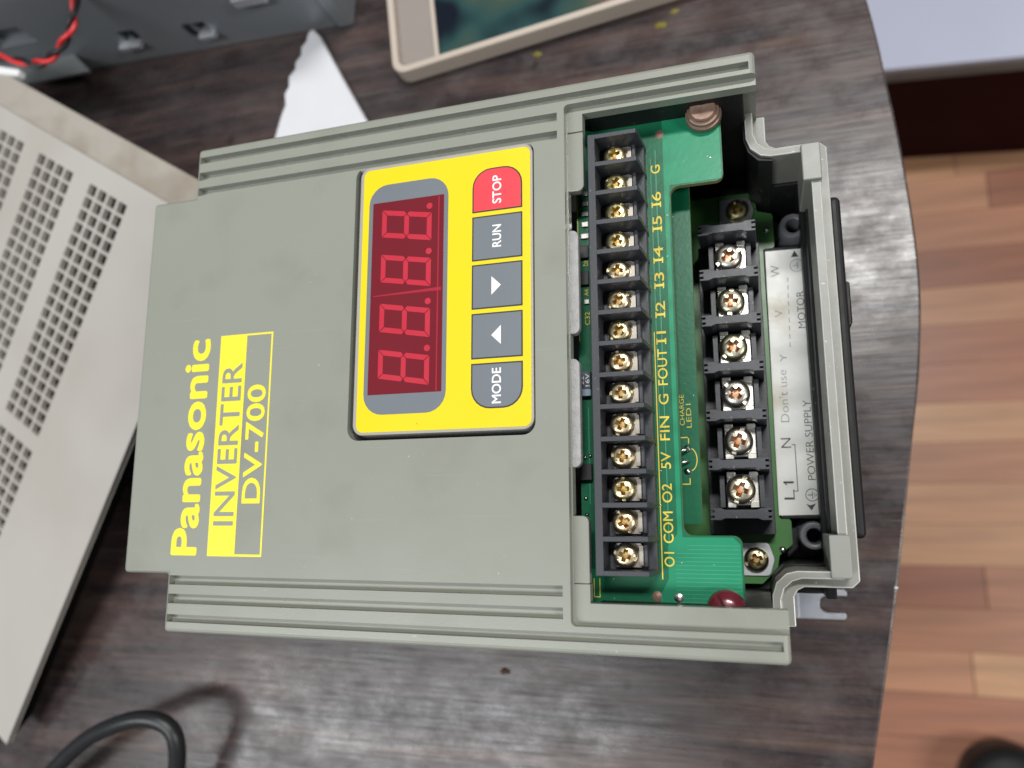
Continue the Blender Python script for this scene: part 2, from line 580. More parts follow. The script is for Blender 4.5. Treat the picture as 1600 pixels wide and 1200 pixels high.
def fillet(pts, n=5):
    """pts: (x, y, radius) -> outline with rounded corners"""
    out = []
    N = len(pts)
    for i, (x, y, r) in enumerate(pts):
        if r < 1e-6:
            out.append((x, y))
            continue
        p = Vector((x, y))
        a = (Vector(pts[i - 1][:2]) - p).normalized()
        b = (Vector(pts[(i + 1) % N][:2]) - p).normalized()
        half = a.angle(b) / 2
        d = r / math.tan(half)
        c = p + (a + b).normalized() * (r / math.sin(half))
        s, e = p + a * d - c, p + b * d - c
        a0, a1 = math.atan2(s.y, s.x), math.atan2(e.y, e.x)
        da = (a1 - a0 + math.pi) % (2 * math.pi) - math.pi
        for k in range(n + 1):
            t = a0 + da * k / n
            out.append((c.x + r * math.cos(t), c.y + r * math.sin(t)))
    return out


def carve(name, base, cutters, mats, cut_mats=None, pre_bevel=0, pre_segs=3):
    """boolean difference, evaluated to a plain mesh; the cutters are removed again"""
    o = bpy.data.objects.new(name, base.mesh(name, mats))
    col.objects.link(o)
    if pre_bevel:
        add_bevel(o, pre_bevel, pre_segs)
    tmp = []
    for c in cutters:
        k = bpy.data.objects.new("cutter", c.mesh("cutter", cut_mats or mats))
        col.objects.link(k)
        tmp.append(k)
        md = o.modifiers.new("cut", "BOOLEAN")
        md.operation = "DIFFERENCE"
        md.solver = "EXACT"
        md.object = k
        if cut_mats:
            md.material_mode = "TRANSFER"
    bpy.context.view_layer.update()
    me = bpy.data.meshes.new_from_object(o.evaluated_get(bpy.context.evaluated_depsgraph_get()))
    bpy.data.objects.remove(o)
    for k in tmp:
        bpy.data.objects.remove(k)
    me.name = name
    return me


def text(name, body, xb, xt, y0, y1, z, material, parent, bold=0.0, label=None, space=1.0, heavy=0.0):
    """flat lettering that reads along +y with its top towards -x, fitted between y0..y1; xb baseline, xt cap top"""
    cu = bpy.data.curves.new("lettering", "FONT")
    cu.body = body
    cu.offset = bold
    cu.space_character = space
    cu.resolution_u = 4
    o = bpy.data.objects.new("lettering", cu)
    col.objects.link(o)
    bpy.context.view_layer.update()
    me = bpy.data.meshes.new_from_object(o.evaluated_get(bpy.context.evaluated_depsgraph_get()))
    bpy.data.objects.remove(o)
    vs = [v.co.copy() for v in me.vertices]
    gx0, gx1 = min(v.x for v in vs), max(v.x for v in vs)
    caps = 0.729 + 0.5 * bold
    if not any(c.isupper() or c.isdigit() for c in body):
        caps = max(v.y for v in vs)
    sy = (xb - xt) / caps
    sx = (y1 - y0) / (gx1 - gx0)
    for v, c in zip(me.vertices, vs):
        v.co = W(xb - c.y * sy, y0 + (c.x - gx0) * sx, z)
    if heavy:            # thicken the strokes: the outline repeated a little way out in eight directions
        bm = bmesh.new()
        for k in range(9):
            d = Vector((0, 0, 0)) if k == 8 else Vector((heavy * MM * math.cos(k * math.pi / 4), heavy * MM * math.sin(k * math.pi / 4), 0))
            d.z = k * 0.004 * MM
            n0 = len(bm.verts)
            bm.from_mesh(me)
            bm.verts.ensure_lookup_table()
            for v in bm.verts[n0:]:
                v.co += d
        bm.to_mesh(me)
        bm.free()
    me.materials.clear()
    me.materials.append(M[material])
    me.update()
    me.name = name
    return link(name, me, parent, label=label)


def spline(pts, per=8):
    out = []
    P = [Vector(p) for p in pts]
    P = [P[0] * 2 - P[1]] + P + [P[-1] * 2 - P[-2]]
    for i in range(1, len(P) - 2):
        a, b, c, d = P[i - 1:i + 3]
        for k in range(per):
            t = k / per
            out.append(0.5 * ((2 * b) + (c - a) * t + (2 * a - 5 * b + 4 * c - d) * t * t + (3 * b - a - 3 * c + d) * t ** 3))
    out.append(P[-2])
    return out


def structure(o):
    o["kind"] = "structure"
    return o


# ------------------------------------------------------------------ the setting: table, floor, low platform
edge = [(p.x, p.y) for p in spline([(92, 420, 0), (126, 270, 0), (143.7, 160, 0), (147.9, 124, 0), (151.3, 87, 0), (152.6, 47, 0), (149.8, 14, 0),
                                    (144.9, -15, 0), (137.3, -59, 0), (131, -91, 0), (124, -124, 0), (106, -210, 0), (76, -330, 0)], 6)]
tb = MB()
tb.prism(edge + [(-900, -330), (-900, 420)], -TZ - 26, -TZ)
structure(tb.build("table_top", "table", bevel=0.8))

FZ = -875.0
fl = MB()
fl.box(-1500, 1800, -1500, 2200, FZ - 20, FZ - 1.5)
floor = structure(fl.build("floor", "plank_gap"))
pk = MB()
pk.box(0, 420, 0, 48.2, FZ - 8, FZ)
plank_me = pk.mesh("plank", "plank")
for row in range(-11, 11):
    x = -60 - random.uniform(0, 400)
    while x < 900:
        p = bpy.data.objects.new("plank", plank_me)
        col.objects.link(p)
        p.parent = floor
        p.location = Vector((x, row * 48.9 + 2, random.uniform(-0.25, 0.25))) * MM
        x += 421.2

pf = thing("low_platform", "low white-topped slab with dark maroon front painted as floor shade on the floor beyond the table", "platform", 420, 440, FZ)
q = [(120, 437), (900, 374), (960, 1100), (180, 1170)]
MB().prism(q, -656, -650).build("top_slab", "slab", pf, bevel=1)
q2 = [(120, 436), (900, 373), (960, 1090), (180, 1160)]
MB().prism(q2, -676, -656.3).build("slab_edge", "slab_edge", pf, bevel=2)
q3 = [(122, 438.5), (900, 375.5), (955, 1080), (185, 1150)]
MB().prism(q3, FZ + 0.3, -676.3).build("front_shade_board", "shade_front", pf)  # dark board in place of the shaded floor under the slab

# ------------------------------------------------------------------ the inverter
inv = thing("inverter", "grey motor inverter with yellow keypad and open terminal bay, lying on the dark table", "inverter", 18, 0)
base = MB()
base.prism([(-75.3, -54), (-75.3, 54), (-60.3, 54), (-60.3, 69.2), (98.2, 69.2), (98.2, -69.2), (-60.3, -69.2), (-60.3, -54)][::-1], -72, 0)
cut = []
c = MB(); c.box(-57, 120, -61, 64, -80, -5.5); cut.append(c)                 # hollow inside
c = MB(); c.box(-72, -50, -50.5, 50.5, -80, -5.7); cut.append(c)
c = MB(); c.prism(fillet([(52, -63.2, 1.2), (130, -63.2, 0), (130, 63.4, 0), (52, 63.4, 1.2)]), -2.5, 9); cut.append(c)  # step round the terminal bay
c = MB(); c.prism([(52.3, -54.2), (56, -54.2), (56, -58.4), (131, -58.4), (131, 61.6), (56.2, 61.6), (56.2, 57), (52.3, 57)], -9, 10); cut.append(c)
for s in (-1, 1):
    for a, b, x1 in ((54.4, 56.8, 50.2), (59.2, 61.7, 50.2), (64.5, 66.5, 96.8)):
        c = MB(); c.box(-59.4, x1, min(s * a, s * b), max(s * a, s * b), -2.3, 6); cut.append(c)
c = MB(); c.prism(rrect(-6.5, 44.1, -19.8, 55.2, 3.2), -9, 11); cut.append(c)   # keypad opening
me = carve("front_cover", base, cut, "body", pre_bevel=1.1)
me.materials.append(M["edge_wear_highlight"])
cover = link("front_cover", me, inv, bevel=0.24)
cover.modifiers["bevel"].material = 1
for p in me.polygons:
    p.use_smooth = False

# retaining tabs along the bay
for pts, k in ((rrect(51.6, 56.2, 41.2, 56.9, (0, 0, 0, 1.6)), "body"), (rrect(51.6, 55.9, -54.1, -38.8, (1.6, 0, 0, 0)), "body"),
               (rrect(51.4, 54.5, 4.6, 31.0, (1.6, 0, 0, 1.6)), "worn"), (rrect(51.4, 54.3, -27.6, -1.5, (1.6, 0, 0, 1.6)), "worn")):
    MB().prism(pts, -5.4, -2.8).build("retaining_tab", k, inv, bevel=0.25)

# lettering printed on the cover
text("logo", "Panasonic", -51.4, -59.75, -48.75, 10.25, 0.05, "yellow_ink", cover, heavy=0.36, space=1.0)
fr = MB()
fr.flat([(-47.6, -49.2), (-38.9, -49.2), (-38.9, 11.1), (-47.6, 11.1)], 0.05)
for r in ((-38.9, -30.5, -49.2, -48.6), (-38.9, -30.5, 10.6, 11.1), (-31.0, -30.5, -48.6, 10.6)):
    fr.flat([(r[0], r[2]), (r[1], r[2]), (r[1], r[3]), (r[0], r[3])], 0.05)
fr.build("printed_frame", "yellow_ink", cover)
text("model_lettering", "INVERTER", -40.0, -46.6, -41.1, 2.9, 0.10, "grey_ink", cover, heavy=0.08)
text("model_lettering", "DV-700", -32.05, -37.85, -35.25, -3.55, 0.05, "yellow_ink", cover, heavy=0.15)

# keypad
MB().prism(rrect(-6.45, 44.05, -19.75, 55.15, 3.1), -5, -2.6).build("keypad_gap_shade", "keypad_gap_shade", inv)  # black filler that paints the shade in the gap round the keypad
kp = MB().prism(rrect(-5.0, 43.75, -18.5, 54.7, 2.8), -4.5, 0.15).build("keypad", "rim", inv, bevel=0.3)
MB().prism(rrect(-3.9, 43.2, -17.8, 53.7, 1.9), -1, 0.30).build("yellow_face", "yellow", kp, bevel=0.1)
MB().prism(rrect(-2.0, 21.0, -13.4, 48.9, 5.4), 0, 0.34).build("display_surround", "keygrey", kp)
MB().prism(rrect(-0.8, 19.8, -8.2, 43.9, 0.2), 0, 0.38).build("display_window", "window", kp)
ml = MB()
ml.flat([(0.0, 17.9), (19.3, 18.0), (19.3, 18.9), (0.0, 18.15)], 0.395)
ml.flat([(18.2, -8), (18.55, -8), (18.55, 43.6), (18.2, 43.6)], 0.39)
ml.build("display_joint_glint", "winline", kp)  # module joints, their reflection put into a brighter red


def digit(yc):
    """seven slanted bars and a point, cap of the digit towards -x"""
    mb = MB()
    xt, xb, w, t, g, sl = 2.0, 16.4, 7.6, 1.38, 0.14, 0.17
    xm = (xt + xb) / 2

    def pt(u, v):      # u across the digit (0..w), v down it (0..14.4)
        x = xt + v
        return (x, yc - w / 2 + u + sl * (xm - x))
    h = xb - xt
    hm = h / 2
    a = t / 2
    segs = [
        [(g, 0), (w - g, 0), (w - t - g, t), (t + g, t)],
        [(t + g, h - t), (w - t - g, h - t), (w - g, h), (g, h)],
        [(0, g), (t, t + g), (t, hm - a - g), (a, hm - g), (0, hm - a)],
        [(w - t, t + g), (w, g), (w, hm - a), (w - a, hm - g), (w - t, hm - a - g)],
        [(0, hm + a), (a, hm + g), (t, hm + a + g), (t, h - t - g), (0, h - g)],
        [(w - t, hm + a + g), (w - a, hm + g), (w, hm + a), (w, h - g), (w - t, h - t - g)],
        [(a + g, hm), (t + g, hm - a), (w - t - g, hm - a), (w - a - g, hm), (w - t - g, hm + a), (t + g, hm + a)],
    ]
    for s in segs:
        mb.flat([pt(*p) for p in s], 0.41)
    cx, cy = xb - 0.7, yc + 4.5
    mb.flat([(cx + 0.85 * math.cos(k * math.pi / 10), cy + 0.85 * math.sin(k * math.pi / 10)) for k in range(20)], 0.41)
    return mb


for yc in (36.7, 24.3, 10.9, -1.4):
    digit(yc).build("digit", "segment", kp)

keys = (("STOP", 37.5, 49.2, (5, 5, 0.1, 0.1), "keyred"), ("RUN", 24.6, 36.4, 0.1, "keygrey"), ("down", 12.0, 23.6, 0.1, "keygrey"),
        ("up", -0.7, 10.9, 0.1, "keygrey"), ("MODE", -13.1, -1.8, (0.1, 0.1, 5, 5), "keygrey"))
for word, y0, y1, r, k in keys:
    MB().prism(rrect(27.7, 41.1, y0, y1, r), 0, 0.36).build("button_outline", "keyline", kp)
    r2 = tuple(max(0.1, q - 0.35) for q in r) if isinstance(r, tuple) else r
    MB().prism(rrect(28.05, 40.75, y0 + 0.35, y1 - 0.35, r2), 0, 0.46).build("button", k, kp, bevel=0.08)
    if word == "down":
        MB().flat([(33.0, 15.4), (33.0, 20.2), (35.5, 17.8)], 0.49).build("arrow_mark", "white_ink", kp)
    elif word == "up":
        MB().flat([(35.5, 2.7), (35.5, 7.5), (33.0, 5.1)], 0.49).build("arrow_mark", "white_ink", kp)
    else:
        ya, yb = {"STOP": (39.4, 46.9), "RUN": (27.8, 33.6), "MODE": (-11.9, -3.2)}[word]
        text("button_lettering", word, 35.5, 33.1, ya, yb, 0.49, "white_ink", kp, heavy=0.06)

# ---------------- terminal bay: control board
B1 = -13.0
board = MB()
board.prism(fillet([(51.9, -60.5, 0), (89.4, -60.5, 0), (89.4, -43.4, 2), (76.3, -43.4, 2.2), (76.3, 43.6, 2.2), (89.4, 43.6, 2), (89.4, 63.5, 0), (51.9, 63.5, 0)]),
            B1 - 1.6, B1, 0, 1)
b1 = board.build("control_board", ["pcb", "pcb_edge"], inv)
MB().flat([(72.9, -60), (89.0, -60), (89.0, -45.4), (87.4, -43.8), (76.0, -43.8), (75.9, -41), (75.9, 41), (76.2, 44), (89.0, 44.1), (89.0, 63), (74.8, 63), (74.8, 44),
           (74.8, -43), (72.5, -46), (72.5, -53.3), (70.4, -57.2), (70.4, -60)], B1 + 0.05).build("copper_area", "pour", b1)
tr = MB()
for x0, x1, y0, y1 in ((72.75, 72.95, -46, 54), (71.5, 71.65, -20, 52), (54.6, 54.75, 30, 58), (54.0, 54.2, -36, -12)):
    tr.flat([(x0, y0), (x1, y0), (x1, y1), (x0, y1)], B1 + 0.045)
tr.build("trace", "trace", b1)
sk = MB()
for x0, x1, y0, y1 in ((70.95, 71.2, -53.5, 6), (54.6, 54.8, -58.0, -53.6), (56.0, 56.2, -58, -53.6), (54.8, 56, -58.0, -57.8), (52.1, 52.25, 5, 56)):
    sk.flat([(x0, y0), (x1, y0), (x1, y1), (x0, y1)], B1 + 0.09)
sk.build("silkscreen_line", "silk", b1)
marks = (("G", 48.8, 2.3), ("I6", 40.8, 3.6), ("I5", 34.3, 3.6), ("I4", 26.1, 3.8), ("I3", 19.4, 3.6), ("I2", 11.9, 3.6), ("I1", 4.7, 2.7), ("FOUT", -2.9, 9.0),
         ("G", -10.9, 2.5), ("FIN", -18.0, 5.8), ("5V", -25.7, 4.0), ("O2", -33.5, 4.4), ("COM", -41.5, 7.3), ("O1", -48.9, 3.3))
for s, yc, ln in marks:
    text("terminal_lettering", s, 73.9, 71.5, yc - ln / 2, yc + ln / 2, B1 + 0.10, "silk", b1, heavy=0.03)
    if s[0] == "I":     # serifs of the capital I
        off = (yc - ln / 2 + 0.2) if s[0] == "I" else yc - 0.35
        sf = MB()
        for xx in (71.5, 73.6):
            sf.flat([(xx, off - 0.75), (xx + 0.3, off - 0.75), (xx + 0.3, off + 0.75), (xx, off + 0.75)], B1 + 0.105)
        sf.build("letter_serif", "silk", b1)
for x, y, k in ((74.1, 58.3, "copper"), (69.7, -57.4, "copper"), (74.6, -57.6, "solder")):
    MB().lathe(x, y, [(0, B1 + 0.35), (0.5, B1 + 0.3), (1.05, B1 + 0.08), (1.2, B1)], 20).build("solder_pad", k, b1, smooth=True)
# surface parts beside the terminal block
for x0, x1, y0, y1, h, k in ((53.3, 55.1, 44.0, 45.2, .6, "tin"), (53.3, 55.1, 41.2, 42.4, .6, "tin"), (53.3, 55.1, 38.4, 39.6, .6, "tin"), (53.3, 55.1, 35.4, 36.8, .6, "tin"),
                             (53, 55.1, 32.2, 33.6, .6, "tin"), (52.7, 55, 26.8, 30.2, 1.1, "smd"), (52.7, 55, 19.6, 23.2, 1.1, "smd"), (53.6, 54.9, 14.6, 15.9, .6, "tin"),
                             (52.2, 55.1, -7.6, -3.2, 2.0, "cap"), (52.3, 55, -30.2, -26.2, 2.0, "smd")):
    MB().box(x0, x1, y0, y1, B1, B1 + h).build("surface_component", k, b1, bevel=0.12)
MB().box(52.2, 55.1, -9.4, -7.62, B1, B1 + 1.95).build("surface_component", "capmark", b1, bevel=0.1)
text("component_lettering", "22", 53.5, 52.5, -6.6, -4.4, B1 + 2.04, "white_ink", b1)
text("component_lettering", "16V", 54.9, 53.8, -7.0, -3.8, B1 + 2.04, "white_ink", b1)
for s, ya, yb in (("D8", 25.0, 26.3), ("D8", 21.9, 23.2 - 3.7), ("A4", 16.9, 18.6)):
    text("component_lettering", s, 54.7, 53.5, min(ya, yb), max(ya, yb), B1 + 0.1, "silk", b1)
text("component_lettering", "C32", 54.9, 53.6, 9.2, 12.6, B1 + 0.1, "silk", b1)
for x, y in ((53.3, -38.5), (53.1, -34.6), (54.3, -24.2), (53.1, -24.6), (53.3, -47)):
    MB().lathe(x, y, [(0, B1 + 0.8), (0.35, B1 + 0.65), (0.6, B1)], 14).build("solder_pad", "solder", b1, smooth=True)

tl = MB()
for k in range(15):
    yy = -45.6 - 0.92 * k
    tl.flat([(74.2 if k > 1 else 77, yy), (88.8, yy), (88.8, yy - 0.16), (74.2 if k > 1 else 77, yy - 0.16)], B1 + 0.075)
tl.build("trace", "trace", b1)
rv = random.Random(3)
for k in range(8):
    x, y = rv.choice(((rv.uniform(73.8, 76), rv.uniform(-42, 42)), (rv.uniform(75, 88.5), rv.uniform(45, 57)), (rv.uniform(75, 88.5), rv.uniform(-57, -45)), (rv.uniform(71.0, 71.6), rv.uniform(-40, -15))))
    r_ = rv.uniform(0.16, 0.24)
    MB().lathe(x, y, [(0, B1 + 0.16), (r_ * 0.6, B1 + 0.15), (r_, B1 + 0.06)], 10).build("via", "solder", b1, smooth=True)

# control terminal block, fourteen ways
YT = [50.85 - 7.59 * i for i in range(14)]
blk = MB()
blk.box(57.6, 70.4, -52.2, 55.0, B1 + 0.02, B1 + 3.2)
blk.prism([(57.6, -52.2), (59.4, -52.2), (59.4, 55.0), (57.6, 55.0)], B1 + 0.02, -1.5)
t1 = blk.build("control_terminal_block", "tblock", inv, bevel=0.12)
br = MB()
br.xz_prism([(59.3, -1.55), (69.5, -1.55), (69.9, -2.0), (70.1, -4.0), (70.6, -11.6), (70.6, B1 + 0.05), (59.3, B1 + 0.05)], -0.58, 0.58)
bar0 = br.build("barrier", "tblock", t1, bevel=0.12)
bar0.location = Vector((0, 54.4, 0)) * MM
for i in range(14):
    copy_at(bar0, t1, 0, YT[i] - 3.795 + (0 if i else 0))
bay = MB()
bay.box(-2.9, 2.9, -2.75, 2.75, -10.0, -8.9, 0)
seat = bay


def screw_mesh(name, R, mats, washer):
    """combined slot and cross head; its top centre sits at the origin"""
    b = MB()
    b.lathe(0, 0, [(0, 0), (0.40 * R, -0.015 * R), (0.68 * R, -0.06 * R), (0.86 * R, -0.15 * R), (0.96 * R, -0.30 * R), (R, -0.48 * R), (R, -0.80 * R), (0.6 * R, -0.86 * R), (0.6 * R, -1.6 * R), (0, -1.6 * R)], 40)
    cuts = []
    for a in (0, math.pi / 2):
        c = MB()
        ca, sa = math.cos(a), math.sin(a)

        def rot(x, y, z):
            return (x * ca - y * sa, x * sa + y * ca, z)
        l, w = 0.66 * R, 0.215 * R
        l2, w2 = 0.24 * R, 0.12 * R
        vs = [rot(sx * l, sy * w, 0.2 * R) for sx, sy in ((-1, -1), (1, -1), (1, 1), (-1, 1))]
        vs += [rot(sx * l2, sy * w2, -0.5 * R) for sx, sy in ((-1, -1), (1, -1), (1, 1), (-1, 1))]
        c.add(vs, [(0, 1, 2, 3), (7, 6, 5, 4), (0, 4, 5, 1), (1, 5, 6, 2), (2, 6, 7, 3), (3, 7, 4, 0)], 1)
        cuts.append(c)
    c = MB()
    for s in (-1, 1):
        c.box(min(s * 0.70 * R, s * 1.2 * R), max(s * 0.70 * R, s * 1.2 * R), -0.15 * R, 0.15 * R, -0.36 * R, 0.3 * R, 0)
    cuts.append(c)
    c = MB()
    c.lathe(0.42 * R, 0.42 * R, [(0, 0.2 * R), (0.1 * R, 0.2 * R), (0.1 * R, -0.22 * R), (0, -0.22 * R)], 10, 0)
    cuts.append(c)
    for k in range(len(b.v)):
        pass
    me = carve(name, b, cuts, mats, cut_mats=mats)
    me.polygons.foreach_set("use_smooth", [True] * len(me.polygons))
    me.set_sharp_from_angle(angle=math.radians(34))
    return me


# build the heads around z = -TZ so that their local origin is the head's top centre
def at_origin(me):
    for v in me.vertices:
        v.co.z -= TZ * MM
    me.update()
    return me


small_head = at_origin(screw_mesh("terminal_screw", 2.85, ["brass", "recess"], None))
big_head = at_origin(screw_mesh("power_screw", 3.8, ["nickel", "recess2"], None))


def place(me, name, parent, x, y, z, rz, tilt=0.0):
    o = bpy.data.objects.new(name, me)
    col.objects.link(o)
    adopt(o, parent)
    o.location = W(x, y, z)
    o.rotation_euler = (tilt * 0.5, tilt, rz)
    return o


plate = MB()
plate.prism(rrect(-2.6, 3.5, -2.7, 2.7, 0.5, 3), -0.5, 0.5)
plate.box(3.0, 3.9, -2.2, 2.2, -1.3, 1.2)
plate_me = at_origin(plate.mesh("terminal_plate", "plate"))
for i, y in enumerate(YT):
    place(small_head, "terminal_screw", t1, 63.55, y, -5.4, random.uniform(0, math.pi), random.uniform(-0.04, 0.04))
    place(plate_me, "terminal_plate", t1, 63.7, y, -8.2, 0)
    MB().box(60.9, 61.5, y - 2.4, y + 2.4, B1 + 3.1, -7.6).build("cell_rib", "tblock", t1)
    MB().box(67.9, 68.6, y - 2.4, y + 2.4, B1 + 3.1, -6.6).build("cell_rib", "tblock", t1)

# the two board screws half hidden under the rim
cs = thing_screw = MB()
cs.lathe(85.4, 61.0, [(0, -8.2), (1.0, -8.2), (1.3, -8.0), (3.0, -8.1), (3.3, -8.6), (3.2, -9.3), (3.9, -9.5), (4.0, -10.3), (3.7, -10.7), (4.4, -10.9), (4.5, -12.2), (4.0, -13), (0, -13)], 36)
cs.build("board_screw", "copper", inv, smooth="auto", label="brown corroded board screw under the far rim of the bay")
b = MB()
b.lathe(85.3, -59.6, [(0, -8.6), (2.0, -8.75), (3.4, -9.3), (4.2, -10.3), (4.4, -11.6), (4.2, -13), (0, -13)], 36)
c = MB(); c.prism([(81.6, -55.2), (82.6, -54.6), (87.4, -62.6), (86.4, -63.2)], -9.9, -5)
me = carve("board_screw", b, [c], "maroon")
me.polygons.foreach_set("use_smooth", [True] * len(me.polygons))
me.set_sharp_from_angle(angle=math.radians(34))
link("board_screw", me, inv, label="maroon slotted board screw under the near rim of the bay")

# ---------------- middle board with the charge lamp leads
B2 = -22.0
b2 = MB().prism(fillet([(68, -40.8, 0), (80.0, -40.8, 0.5), (80.3, 47.5, 0.5), (68, 47.5, 0)]), B2 - 1.6, B2, 0, 1).build("lamp_board", ["pcb", "pcb_edge"], inv)
text("lamp_lettering", "CHARGE", 76.7, 75.5, -16.4, -8.6, B2 + 0.06, "silk", b2, bold=-0.01)
text("lamp_lettering", "LED1", 78.4, 77.1, -17.0, -11.0, B2 + 0.06, "silk", b2, bold=-0.01)
sl = MB()
for x0, x1, y0, y1 in ((75.6, 77.6, -19.6, -19.35), (77.35, 77.6, -21, -19.35), (75.6, 77.6, -31.2, -30.95), (77.35, 77.6, -31, -29.6)):
    sl.flat([(x0, y0), (x1, y0), (x1, y1), (x0, y1)], B2 + 0.05)
arc = [(77.6 + 1.9 * math.cos(t), -25 + 3 * math.sin(t)) for t in [math.radians(-75 + 15 * k) for k in range(11)]]
arc2 = [(77.6 + 1.65 * math.cos(t), -25 + 2.75 * math.sin(t)) for t in [math.radians(-75 + 15 * k) for k in range(11)]]
sl.flat(arc + arc2[::-1], B2 + 0.05)
sl.build("silkscreen_line", "silk", b2)
for y, zz in ((-22.4, 1.6), (-25.3, 1.4)):
    MB().tube(spline([(77.4, y, B2 + 0.2), (76.8, y - 0.2, B2 + zz), (75.4, y - 0.7, B2 + zz + 0.2), (73.8, y - 1.0, B2 + zz - .4)], 4), 0.42, 8).build("lamp_lead", "solder", b2, smooth=True)
for x, y in ((77.2, -22.3), (77.0, -27.9)):
    MB().lathe(x, y, [(0, B2 + 1.0), (0.6, B2 + 0.8), (1.05, B2)], 16).build("solder_pad", "solder", b2, smooth=True)

# ---------------- power board, its terminal block, bosses and sticker
B3 = -54.0
b3 = MB().prism(fillet([(66, -57.2, 0), (93, -57.2, 1), (97.2, -53, 1), (97.8, -49.5, 1), (101.4, -46.5, 1), (101.4, -39.6, 1), (98.4, -39.4, 0), (98.4, 38.4, 0), (101.6, 38.6, 1),
                        (101.6, 49.2, 1), (97.2, 50.5, 1), (96.5, 56.5, 1), (66, 56.5, 0)]), B3 - 1.6, B3, 0, 1).build("power_board", ["pcb_power", "pcb_edge"], inv)
MB().box(97.0, 97.25, -44, 30, B3, B3 + 0.05).build("silkscreen_line", "silk", b3)
for x, y in ((98.7, -48.0), (99.6, 44.5)):
    MB().lathe(x, y, [(0, B3 + 0.5), (0.6, B3 + 0.4), (0.95, B3)], 16).build("solder_pad", "solder", b3, smooth=True)
for y in (-50.6, 50.8):
    MB().prism(fillet([(86.5, y - 4.5, 1.2), (95.2, y - 4.5, 1.4), (96.6, y, 2), (95.2, y + 4.5, 1.6), (86.5, y + 4.5, 1.2)]), B3 + 0.03, B3 + 0.7).build("screw_pad", "zinc", b3, bevel=0.15)
    place(at_origin(screw_mesh("board_screw", 3.3, ["brass", "recess"], None)), "board_screw", b3, 91.7, y, B3 + 3.3, 0.4 if y < 0 else 1.1)

YP = [31.8 - 12.76 * i for i in range(6)]
pb = MB()
pb.box(80.2, 97.2, -43.8, 38.6, B3 + 0.02, -47.5)
t2 = pb.build("power_terminal_block", "tblock", inv, bevel=0.2)
half = [(81.3, 0.45), (82.3, 0.45), (82.3, 0.95), (81.3, 0.95), (81.3, 1.55), (83.8, 1.55), (84.9, 1.1), (92.9, 1.1), (94.0, 1.55), (96.5, 1.55), (96.5, 0.95), (95.5, 0.95), (95.5, 0.45), (96.5, 0.45)]
outl = half + [(x, -y) for x, y in reversed(half)]
wb0 = MB().prism(outl, -47.6, -32).build("barrier", "tblock", t2, bevel=0.1)
wb0.location = Vector((0, 31.8 + 6.38, 0)) * MM
for i in range(6):
    copy_at(wb0, t2, 0, YP[i] - 6.38)
clamp = MB()
clamp.prism(rrect(-3.9, 4.2, -4.1, 4.1, 0.5, 3), -0.6, 0.5)
for sx in (-1, 1):
    for sy in (-1, 1):
        x0, x1 = sorted((sx * 1.7 + 0.15, sx * 4.05 + 0.15))
        y0, y1 = sorted((sy * 3.2, sy * 4.75))
        clamp.prism(rrect(x0, x1, y0, y1, 0.35, 3), 0.3, 1.5)
clamp_me = at_origin(clamp.mesh("clamp_plate", "clamp"))
pr = MB()
for i, y in enumerate(YP):
    place(big_head, "power_screw", t2, 88.95, y, -36.4, [0.55, 1.45, 0.8, 2.3, 1.2, 1.2][i], random.uniform(-0.03, 0.03))
    c = place(clamp_me, "clamp_plate", t2, 89.3, y, -40.3, 0)
    add_bevel(c, 0.2, 2)
    for xx in (84.3, 94.3):
        MB().box(xx - 0.6, xx + 0.6, y - 4.6, y + 3.6, -46.2, -38.2).build("cell_rib", "tblock", t2)

fr = MB()
fr.box(-50, 111.5, -60.5, 63, -70, -66)
fr.box(98.7, 110.4, -39.6, 38.6, -66.1, -53.5)
fr.box(108.6, 111.2, -60, 62, -66.1, -46)
fr.build("inner_frame", "black", inv, bevel=0.3)
for s in (-1, 1):
    MB().lathe(107.0, s * 44.2, [(1.9, -64), (1.9, -53.0), (2.2, -52.3), (2.9, -52.0), (3.5, -52.1), (3.9, -52.7), (4.0, -58), (5.2, -60), (5.6, -66)], 36).build("boss", "boss", inv, smooth="auto")
    MB().prism(fillet([(98.5, s * 42.0, 0), (103.5, s * 42.0, 0), (103.5, s * 47.5, 0), (100, s * 50.5, 0)]), -66.1, -57.5).build("rib_block", "black", inv, bevel=0.6)
MB().tube(spline([(84, -66, -63), (88.5, -63.0, -60), (93, -60.2, -59), (97.5, -57.0, -60), (102, -54, -63)], 5), 2.7, 14).build("inner_cable", "rubber", inv, smooth=True)
MB().tube(spline([(82, 62, -60), (90, 58, -58), (98, 55.5, -58), (106, 55, -60)], 5), 3.0, 14).build("inner_cable", "rubber", inv, smooth=True)

S = -53.2
st = MB().prism([(98.3, -38.7), (109.5, -38.5), (109.6, 37.3), (98.9, 37.5)], S - 0.2, S).build("terminal_sticker", "sticker", inv)
SZ = S + 0.06
text("sticker_lettering", "L1", 102.7, 99.8, -34.4, -29.4, SZ, "ink", st, bold=-0.01)
text("sticker_lettering", "N", 102.6, 99.8, -20.1, -17.4, SZ, "ink", st, bold=-0.01)
text("sticker_lettering", "Don't use", 102.6, 100.2, -12.9, 2.0, SZ, "ink_faded", st, bold=-0.012)
text("sticker_lettering", "Y", 103.0, 101.0, 4.4, 6.6, SZ, "ink_faded", st, bold=-0.012)
text("sticker_lettering", "V", 102.6, 100.4, 17.5, 19.6, SZ, "ink_faded", st, bold=-0.014)
text("sticker_lettering", "W", 102.6, 100.0, 29.6, 33.0, SZ, "ink_faded", st, bold=-0.012)
text("sticker_lettering", "POWER SUPPLY", 108.4, 106.3, -29.1, -7.0, SZ, "ink", st, bold=-0.012)
